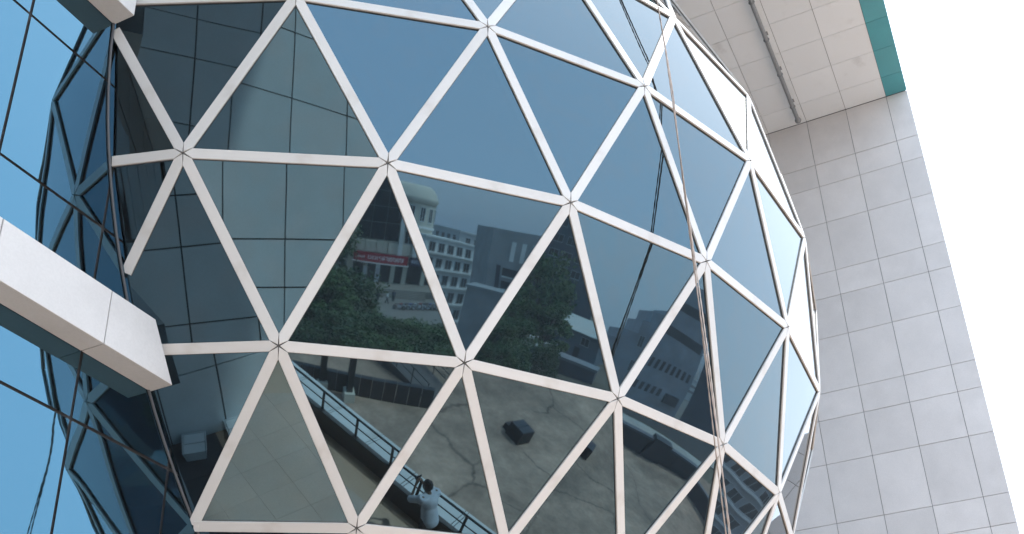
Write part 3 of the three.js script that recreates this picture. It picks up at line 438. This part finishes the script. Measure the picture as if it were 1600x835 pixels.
{ // round tower block with a pale cornice
  const [x, z] = polar(-30.4, 236), b = thing('round_tower', 'pale round tower with bulging cornice and a ring of tall openings', 'building', null, [x, GY, z]); b.rotation.y = facing(x, z);
  mesh('shaft', new THREE.CylinderGeometry(6.6, 6.6, 36, 40).translate(0, 18, 0), cream, b);
  mesh('cornice', new THREE.LatheGeometry([[0.01, 39.6], [4.8, 39.5], [5.6, 39.0], [6.3, 38.2], [6.9, 37], [7.1, 36.4], [6.7, 36.1], [6.7, 35.5], [0.01, 35.5]].map(([r, y]) => new THREE.Vector2(r, y)).reverse(), 40), cream, b);
  for (let i = 0; i < 16; i++) { const a = (i + 0.5) / 16 * 2 * Math.PI; win(b, Math.sin(a) * 6.62, 33.4, Math.cos(a) * 6.62, 1.2, 2.9, a, whiteWall); if (i % 2) win(b, Math.sin(a) * 6.62, 28.6, Math.cos(a) * 6.62, 0.8, 1.5, a, whiteWall); }
  mesh('string_course', new THREE.CylinderGeometry(6.85, 6.85, 0.5, 40).translate(0, 30.6, 0), whiteWall, b);
}
function block(name, label, az, d, turn, w, h, dp, wallM, o = {}) { // plain block with storeys of windows on its front and one flank
  const b = building(name, label, az, d, turn, o.group);
  mesh('wall', boxG(-w / 2, 0, -dp, w / 2, h, 0), wallM, b); mesh('roof', boxG(-w / 2 - 0.3, h, -dp - 0.3, w / 2 + 0.3, h + 0.45, 0.3), o.roof || wallM, b);
  const fh = o.fh || 3.3, ww = o.ww || 1.3, wh = o.wh || 1.5, sp = o.sp || 3;
  for (let y = h - fh * 0.55; y > (o.low ?? 3); y -= fh) {
    const n = Math.floor((w - 1) / sp); for (let i = 0; i < n; i++) win(b, (i - (n - 1) / 2) * sp, y, 0.004, ww, wh);
    if (o.side) { const m = Math.floor((dp - 1) / sp); for (let i = 0; i < m; i++) { win(b, o.side * (w / 2 + 0.004), y, -dp / 2 + (i - (m - 1) / 2) * sp, ww, wh, o.side * Math.PI / 2); } }
    if (o.band) mesh('balcony_slab', boxG(-w / 2 - 0.01, y - wh / 2 - 0.55, 0, w / 2 + 0.01, y - wh / 2 - 0.2, o.band), whiteWall, b);
  }
  return b;
}
block('apartment_block', 'white apartment block with small dark windows beside the round tower', -27.7, 228, -0.75, 15, 29, 12, whiteWall, { side: 1, band: 0.7, low: 12, ww: 1.6, wh: 1.9, sp: 2.7 });
block('apartment_block', 'grey white apartment block with roof lip behind the white block', -26.6, 262, -0.6, 8, 31.5, 12, mat(lin(0.6, 0.6, 0.6), 0.8, { map: stainTex }), { side: 1, low: 14, sp: 2.6 });
block('plain_block', 'dark grey blank-walled block below the apartment blocks', -25.0, 172, 0.1, 9, 22.8, 14, greyWall, { low: 30 });
{ // office with pale vertical slots above dark banded storeys
  const b = building('office_block', 'grey office block with four pale slots above dark banded storeys', -23.2, 192, -0.25);
  mesh('wall', boxG(-8, 0, -14, 8, 33.8, 0), greyWall, b); mesh('corner_strip', boxG(5.6, 0, 0, 6.4, 27.5, 0.12), mat(lin(0.03, 0.04, 0.06), 0.2), b);
  for (let i = 0; i < 5; i++) mesh('slot', boxG(3.4 - i * 1.9, 28.6, 0, 4.2 - i * 1.9, 32, 0.12), whiteWall, b);
  for (let j = 0; j < 4; j++) { mesh('window_band', boxG(-7, 18.2 + j * 2.5, 0, 5.2, 19.7 + j * 2.5, 0.06), paneMat, b); mesh('sill', boxG(-7.1, 17.9 + j * 2.5, 0, 5.3, 18.15 + j * 2.5, 0.4), whiteWall, b); }
}
block('slate_block', 'dark blue grey block rising behind the big tree', -8.4, 245, 0, 20, 24.5, 12, slate, { low: 8, ww: 2.2, sp: 3.4 });
{ // two-storey house with pale sheet roof
  const b = building('house', 'two storey house with pale sloping sheet roof beside the big tree', -6.5, 188, 0.28);
  mesh('wall', boxG(-5, 0, -7, 5, 5.4, 0), mat(lin(0.22, 0.25, 0.3), 0.8, { map: concTex }), b);
  const s = new THREE.Shape(); s.moveTo(1.4, 5.2); s.lineTo(-7.6, 7.1); s.lineTo(-7.6, 7.25); s.lineTo(1.4, 5.35); s.closePath(); mesh('roof', new THREE.ExtrudeGeometry(s, { depth: 11.4, bevelEnabled: false }).rotateY(-Math.PI / 2).translate(5.7, 0, 0), mat(lin(0.55, 0.54, 0.5), 0.6, { map: stainTex }), b);
  win(b, 2.4, 3.6, 0.004, 1.9, 1.5); win(b, -2.2, 3.6, 0.004, 1.5, 1.5); win(b, 1.6, 1.2, 0.004, 1.2, 1.6); mesh('door', boxG(-1.6, 0, 0, -0.5, 2.1, 0.06), darkMetal, b);
}
block('shed', 'low pale roofed shed in front of the house', -8.2, 172, -0.2, 7, 2.6, 5, greyWall, { low: 9, roof: mat(lin(0.45, 0.44, 0.42), 0.7) });
{ // long institutional building with a stepped gable end
  const b = thing('stepped_building', 'long grey building with stepped roofline, dark window bands and slits', 'building', null, [0, GY, 200]); b.rotation.y = Math.PI; // local +z faces the dome, local x = -world x
  const wm = mat(lin(0.46, 0.48, 0.52), 0.8, { map: concTex });
  [[20.5, 22.4, 33.6], [22.4, 25.0, 35.6], [25.0, 26.4, 38.2], [26.4, 29.2, 40.4], [29.2, 86.7, 41.4]].forEach(([a, c, h], i) => mesh('wall', boxG(-c + 0.004, 0, -18, -a - 0.004, h, i * 0.01), wm, b));
  for (const [x, y] of [[25.9, 34.3], [25.9, 29.6], [29, 34.3], [29, 29.6], [32, 34.3], [32, 29.6], [35, 34.3]]) win(b, -x, y, 0.06, 0.8, 2);
  for (const [y, h] of [[36.2, 1.7], [30.2, 2.1]]) mesh('window_band', boxG(-86, y, 0.05, -60, y + h, 0.09), paneMat, b);
  for (let i = 0; i < 14; i++) mesh('slit', boxG(-85.8 + i * 1.35, 23.2, 0.05, -85.1 + i * 1.35, 25.1, 0.09), paneMat, b);
  for (let i = 0; i < 9; i++) mesh('slit', boxG(-81.4 + i * 1.35, 18.4, 0.05, -80.7 + i * 1.35, 20, 0.09), paneMat, b);
  mesh('canopy', boxG(-85.5, 17.6, 0.05, -82.5, 19.6, 0.7), darkMetal, b);
}
block('slate_block', 'dark navy block set back beside the slit windowed building', 28.4, 226, 0, 19, 38, 14, slate, { low: 30, ww: 2.4, sp: 3.6 });
block('banded_block', 'grey block with pale floor bands and wide windows', 55.5, 176, 0.12, 30, 27, 14, greyWall, { band: 0.5, ww: 2.0, wh: 1.6, sp: 2.9, fh: 3.1, low: 2 });
{ const r2 = rng(99); for (let i = 0; i < 34; i++) { const az = -62 + 124 * (i + r2()) / 34, d = 360 + 500 * r2(); if (az > 3 && az < 30 && d < 420) continue; const h = 31.5 + d * Math.tan((-2.3 + 1.5 * r2()) * Math.PI / 180); if (h < 5) continue;
  const b = building('distant_block', 'pale flat roofed block on the hazy skyline', az, d, r2() - 0.5, 'far blocks on the skyline'), w = 9 + 12 * r2(), v = 0.3 + 0.3 * r2(); mesh('wall', boxG(-w / 2, 0, -12, w / 2, h, 0), mat(lin(v, v * 0.97, v * 0.9), 0.85), b); mesh('roof', boxG(-w / 4, h, -9, w / 6, h + 2.4, -4), greyWall, b);
  for (let y = h - 2; y > Math.max(3, h - 14); y -= 3.2) mesh('window_band', boxG(-w / 2 + 0.8, y - 0.7, 0, w / 2 - 0.8, y + 0.7, 0.05), paneMat, b); } }
block('shed', 'pale roofed shed half hidden among the trees', -10.1, 166, 0.3, 8, 2.4, 6, greyWall, { low: 9, roof: mat(lin(0.5, 0.48, 0.44), 0.7) });
block('shed', 'long grey roofed shed before the house door', -6.3, 168, 0.1, 9, 2.2, 4, slate, { low: 9, roof: mat(lin(0.2, 0.21, 0.23), 0.7) });
// yard fittings
{ // dark compound wall with a rounded corner
  const w = thing('compound_wall', 'dark compound wall with pier and rounded corner along the yard', 'wall'), dm = mat(lin(0.035, 0.04, 0.05), 0.45), cp = mat(lin(0.10, 0.11, 0.13), 0.5);
  const seg = (a, b) => { const d = b.clone().sub(a), L = d.length(), m = new THREE.Matrix4().makeRotationY(-Math.atan2(d.z, d.x)).setPosition(a); mesh('wall_panel', boxG(0.01, 0, -0.15, L - 0.01, 1.5, 0.15).applyMatrix4(m), dm, w); mesh('coping', boxG(0.01, 1.5, -0.28, L - 0.01, 1.68, 0.28).applyMatrix4(m), cp, w); };
  const pts = []; for (let x = -54; x <= 54; x += 3) pts.push(V(x, GY, 82.6)); for (let i = 1; i <= 8; i++) { const a = i / 8 * Math.PI / 2; pts.push(V(54 + 11.5 * Math.sin(a), GY, 82.6 - 11.5 * (1 - Math.cos(a)))); } for (let z = 68; z > 20; z -= 3.1) pts.push(V(65.5, GY, z));
  for (let i = 0; i + 1 < pts.length; i++) seg(pts[i], pts[i + 1]);
  for (const x of [36.9, 12, -14, -40]) mesh('pier', boxG(x - 0.9, GY, 82.1, x + 0.9, GY + 1.95, 83.1), dm, w);
}
{ // posts on white pedestals, low dark wall, ramp with handrails
  [[-35, 34.6, 'nearer the low dark wall'], [-36.6, 33.9, 'farther from the low dark wall']].forEach(([x, z, l]) => { const g = thing('gate_post', 'dark tall post on a white pedestal, ' + l, 'post', 'posts on white pedestals', [x, GY, z]); g.rotation.y = 0.6; mesh('pedestal', boxG(-0.38, 0, -0.3, 0.38, 0.6, 0.3), cream, g); mesh('shaft', boxG(-0.17, 0.6, -0.17, 0.17, 5.2, 0.17), darkMetal, g); mesh('cap', boxG(-0.25, 5.2, -0.25, 0.25, 5.35, 0.25), darkMetal, g); });
  const lw = thing('low_wall', 'low dark panelled wall beside the ramp', 'wall', null, [-35, GY, 35.4]); lw.rotation.y = -Math.atan2(2.5, 3.0); const dm = [0.03, 0.04].map((v) => mat(lin(v, v * 1.05, v * 1.15), 0.5));
  for (let i = -6; i < 6; i++) mesh('panel', boxG(i * 0.68 + 0.015, 0, -0.15, i * 0.68 + 0.665, 1.28, 0.15), dm[Math.abs(i) % 2], lw);
  const rp = thing('ramp', 'sloping concrete ramp with metal handrails on both sides', 'ramp', null, [-32.2, GY, 39.1]); rp.rotation.y = 0.06;
  const s = new THREE.Shape(); s.moveTo(0, 0); s.lineTo(-9, 0); s.lineTo(-9, 1.6); s.closePath(); mesh('slope', new THREE.ExtrudeGeometry(s, { depth: 1.7, bevelEnabled: false }).translate(0, 0, -0.85), mat(lin(0.16, 0.145, 0.14), 0.8, { map: concTex }), rp);
  for (const q of [-0.8, 0.8, 1.9]) { for (let i = 0; i < 7; i++) { const x = -0.4 - i * 1.35, y = -x * 1.6 / 9; mesh('post', barG(V(x, y, q), V(x, y + 1, q), 0.03), darkMetal, rp); } for (const k of [0.5, 1]) mesh('handrail', barG(V(-0.4, 0.07 + k, q), V(-8.5, 1.51 + k, q), 0.028), darkMetal, rp); }
  [[-8.55, 56.0, 0.5, 'black utility box with two grey lid panels, alone on the cracked yard'], [8.55, 56.1, 0.2, 'black utility box beside the wide crack in the yard']].forEach(([x, z, a, l]) => { const g = thing('utility_box', l, 'box', 'black boxes in the yard', [x, GY, z]); g.rotation.y = a; const bk = mat(lin(0.012, 0.013, 0.015), 0.5), ld = mat(lin(0.045, 0.047, 0.055), 0.45); mesh('body', boxG(-0.6, 0, -0.5, 0.6, 0.8, 0.5), bk, g); mesh('lid', boxG(-0.58, 0.8, -0.48, -0.02, 0.85, 0.48), ld, g); mesh('lid', boxG(0.02, 0.8, -0.48, 0.58, 0.85, 0.48), ld, g); mesh('side_box', boxG(-1.1, 0, -0.3, -0.61, 0.35, 0.32), bk, g); });
}
// trees: tapered trunk with limbs, crown of small leaf faces in clumps
const leafMats = [[0.075, 0.135, 0.038], [0.085, 0.15, 0.045], [0.055, 0.10, 0.032]].map((c) => new THREE.MeshPhysicalMaterial({ color: lin(...c), roughness: 0.8, side: THREE.DoubleSide, transmission: 0.3, thickness: 0 })), bark = mat(lin(0.09, 0.07, 0.05), 0.9);
function makeTree(seed, H, W, n, tall) {
  const r = rng(seed), br = [], P = [], N = []; const put = (a, b, ra, rb) => { const d = b.clone().sub(a), g = new THREE.CylinderGeometry(rb, ra, d.length(), 7); g.translate(0, d.length() / 2, 0); g.applyQuaternion(new THREE.Quaternion().setFromUnitVectors(V(0, 1, 0), d.clone().normalize())); g.translate(a.x, a.y, a.z); br.push(g); };
  const fork = V(0.2 * (r() - 0.5), H * 0.32, 0.2 * (r() - 0.5)); put(V(0, 0, 0), fork, 0.035 * H * 0.7, 0.024 * H * 0.7);
  const clumps = [];
  for (let i = 0; i < n; i++) { const a = i / n * 6.283 * 2.4 + r(), t = (i + 0.5) / n, hh = H * (0.36 + 0.56 * t), rad = W / 2 * Math.sqrt(Math.max(0.05, 1 - Math.pow((t - 0.38) / 0.68, 2))) * (0.45 + 0.5 * r()); const c = V(Math.cos(a) * rad, hh, Math.sin(a) * rad); put(fork.clone().lerp(V(0, H * 0.6, 0), t * 0.7), c, 0.012 * H * 0.6, 0.004 * H); clumps.push([c, W * (0.13 + 0.1 * r())]); }
  for (const [c, cr] of clumps) for (let i = 0; i < 150; i++) { const d = V(r() - 0.5, r() - 0.5, r() - 0.5).normalize().multiplyScalar(cr * Math.cbrt(r()) * (0.7 + 0.6 * r())); d.y *= 0.75; const p = c.clone().add(d), u = V(r() - 0.5, r() - 0.5, r() - 0.5).normalize(), v = V(r() - 0.5, r() - 0.5, r() - 0.5).cross(u).normalize(), s = 0.16 + 0.16 * r(); const q = [p.clone().addScaledVector(u, s), p.clone().addScaledVector(v, s * 0.5), p.clone().addScaledVector(u, -s), p.clone().addScaledVector(v, -s * 0.5)]; for (const k of [0, 1, 2, 0, 2, 3]) P.push(q[k].x, q[k].y, q[k].z); }
  const g = new THREE.BufferGeometry(); g.setAttribute('position', new THREE.Float32BufferAttribute(P, 3)); g.computeVertexNormals(); return [merge(br), g];
}
const kinds = [makeTree(11, 10, 7.5, 26), makeTree(12, 10, 6, 22), makeTree(13, 10, 9, 28)];
function tree(az, d, h, k, label, group, wide = 1) { const [x, z] = polar(az, d), t = thing('tree', label, 'tree', group, [x, GY, z]); t.rotation.y = az * 7 + d; t.scale.set(h / 10 * wide, h / 10, h / 10 * wide); mesh('trunk', kinds[k][0], bark, t); mesh('crown', kinds[k][1], leafMats[k], t); }
{
  const L1 = 'leafy green tree in the row before the plaza', G1 = 'trees before the plaza';
  [[-48.6, 116, 11], [-47.4, 113, 11.5], [-46.6, 118, 10.5], [-45.6, 110, 7.6], [-44.7, 114, 7.0], [-43.8, 109, 7.8], [-42.9, 114, 6.8], [-42.0, 110, 7.4], [-41.1, 114, 6.6], [-40.2, 109, 7.2], [-39.2, 113, 6.9], [-47.2, 104, 8.4], [-45.0, 102, 7.4], [-43.2, 101, 7.2], [-41.4, 102, 7], [-39.8, 101, 6.8], [-38.2, 106, 7]].forEach(([a, d, h], i) => tree(a, d, h * (h > 9 ? 0.95 : 0.9), i % 3, L1, G1, h > 9 ? 1.1 : 1.35));
  [[-47.2, 158, 11], [-48.4, 150, 12], [-46.4, 163, 9.5]].forEach(([a, d, h], i) => tree(a, d, h, i % 3, 'dark leafy tree standing beside the cream shop building', 'trees beside the shop building'));
  tree(-40.9, 164, 6.2, 1, 'small tree shading the dark sign end of the shop', null, 1.1); tree(-39.6, 168, 7, 0, 'tree by the road beyond the shop', null, 1.1);
  tree(-9.2, 162, 19.6, 0, 'tall bright green tree rising before the slate block', null, 0.85);
  [[-10.6, 156, 13], [-8.0, 158, 13.5], [-11.4, 160, 10], [-9.6, 150, 9.5], [-12.4, 158, 8], [-11.6, 146, 11.5], [-10.9, 140, 10.5], [-12.6, 142, 12], [-13.4, 150, 13], [-10.0, 136, 7.5], [-9.0, 140, 7], [-7.6, 150, 6.5]].forEach(([a, d, h], i) => tree(a, d, h, i % 3, 'leafy tree at the foot of the tall bright tree', 'trees round the tall bright tree'));
  [[-27.6, 190, 13], [-26.6, 200, 14], [-25.4, 150, 10.5], [-24.0, 154, 12], [-22.4, 158, 12], [-28.8, 196, 14], [-30.2, 190, 15], [-31.8, 198, 15], [-20.8, 165, 13]].forEach(([a, d, h], i) => tree(a, d, h, i % 3, 'tree below the apartment and office blocks', 'trees below the blocks'));
  [[18, 150, 9], [20, 156, 8], [22, 150, 7.5], [25, 156, 8], [28, 150, 9], [31, 146, 9.5], [14, 152, 9], [10, 158, 9.5], [6, 150, 8], [2, 156, 9], [-2, 150, 9], [34, 140, 9], [38, 136, 10], [42, 132, 9], [46, 126, 9]].forEach(([a, d, h], i) => tree(a, d, h, i % 3, 'street tree beyond the compound wall', 'street trees beyond the wall'));
}
scene.fog = new THREE.FogExp2(new THREE.Color(0.80, 0.85, 0.92), 0.0006);
renderer.render(scene, camera);
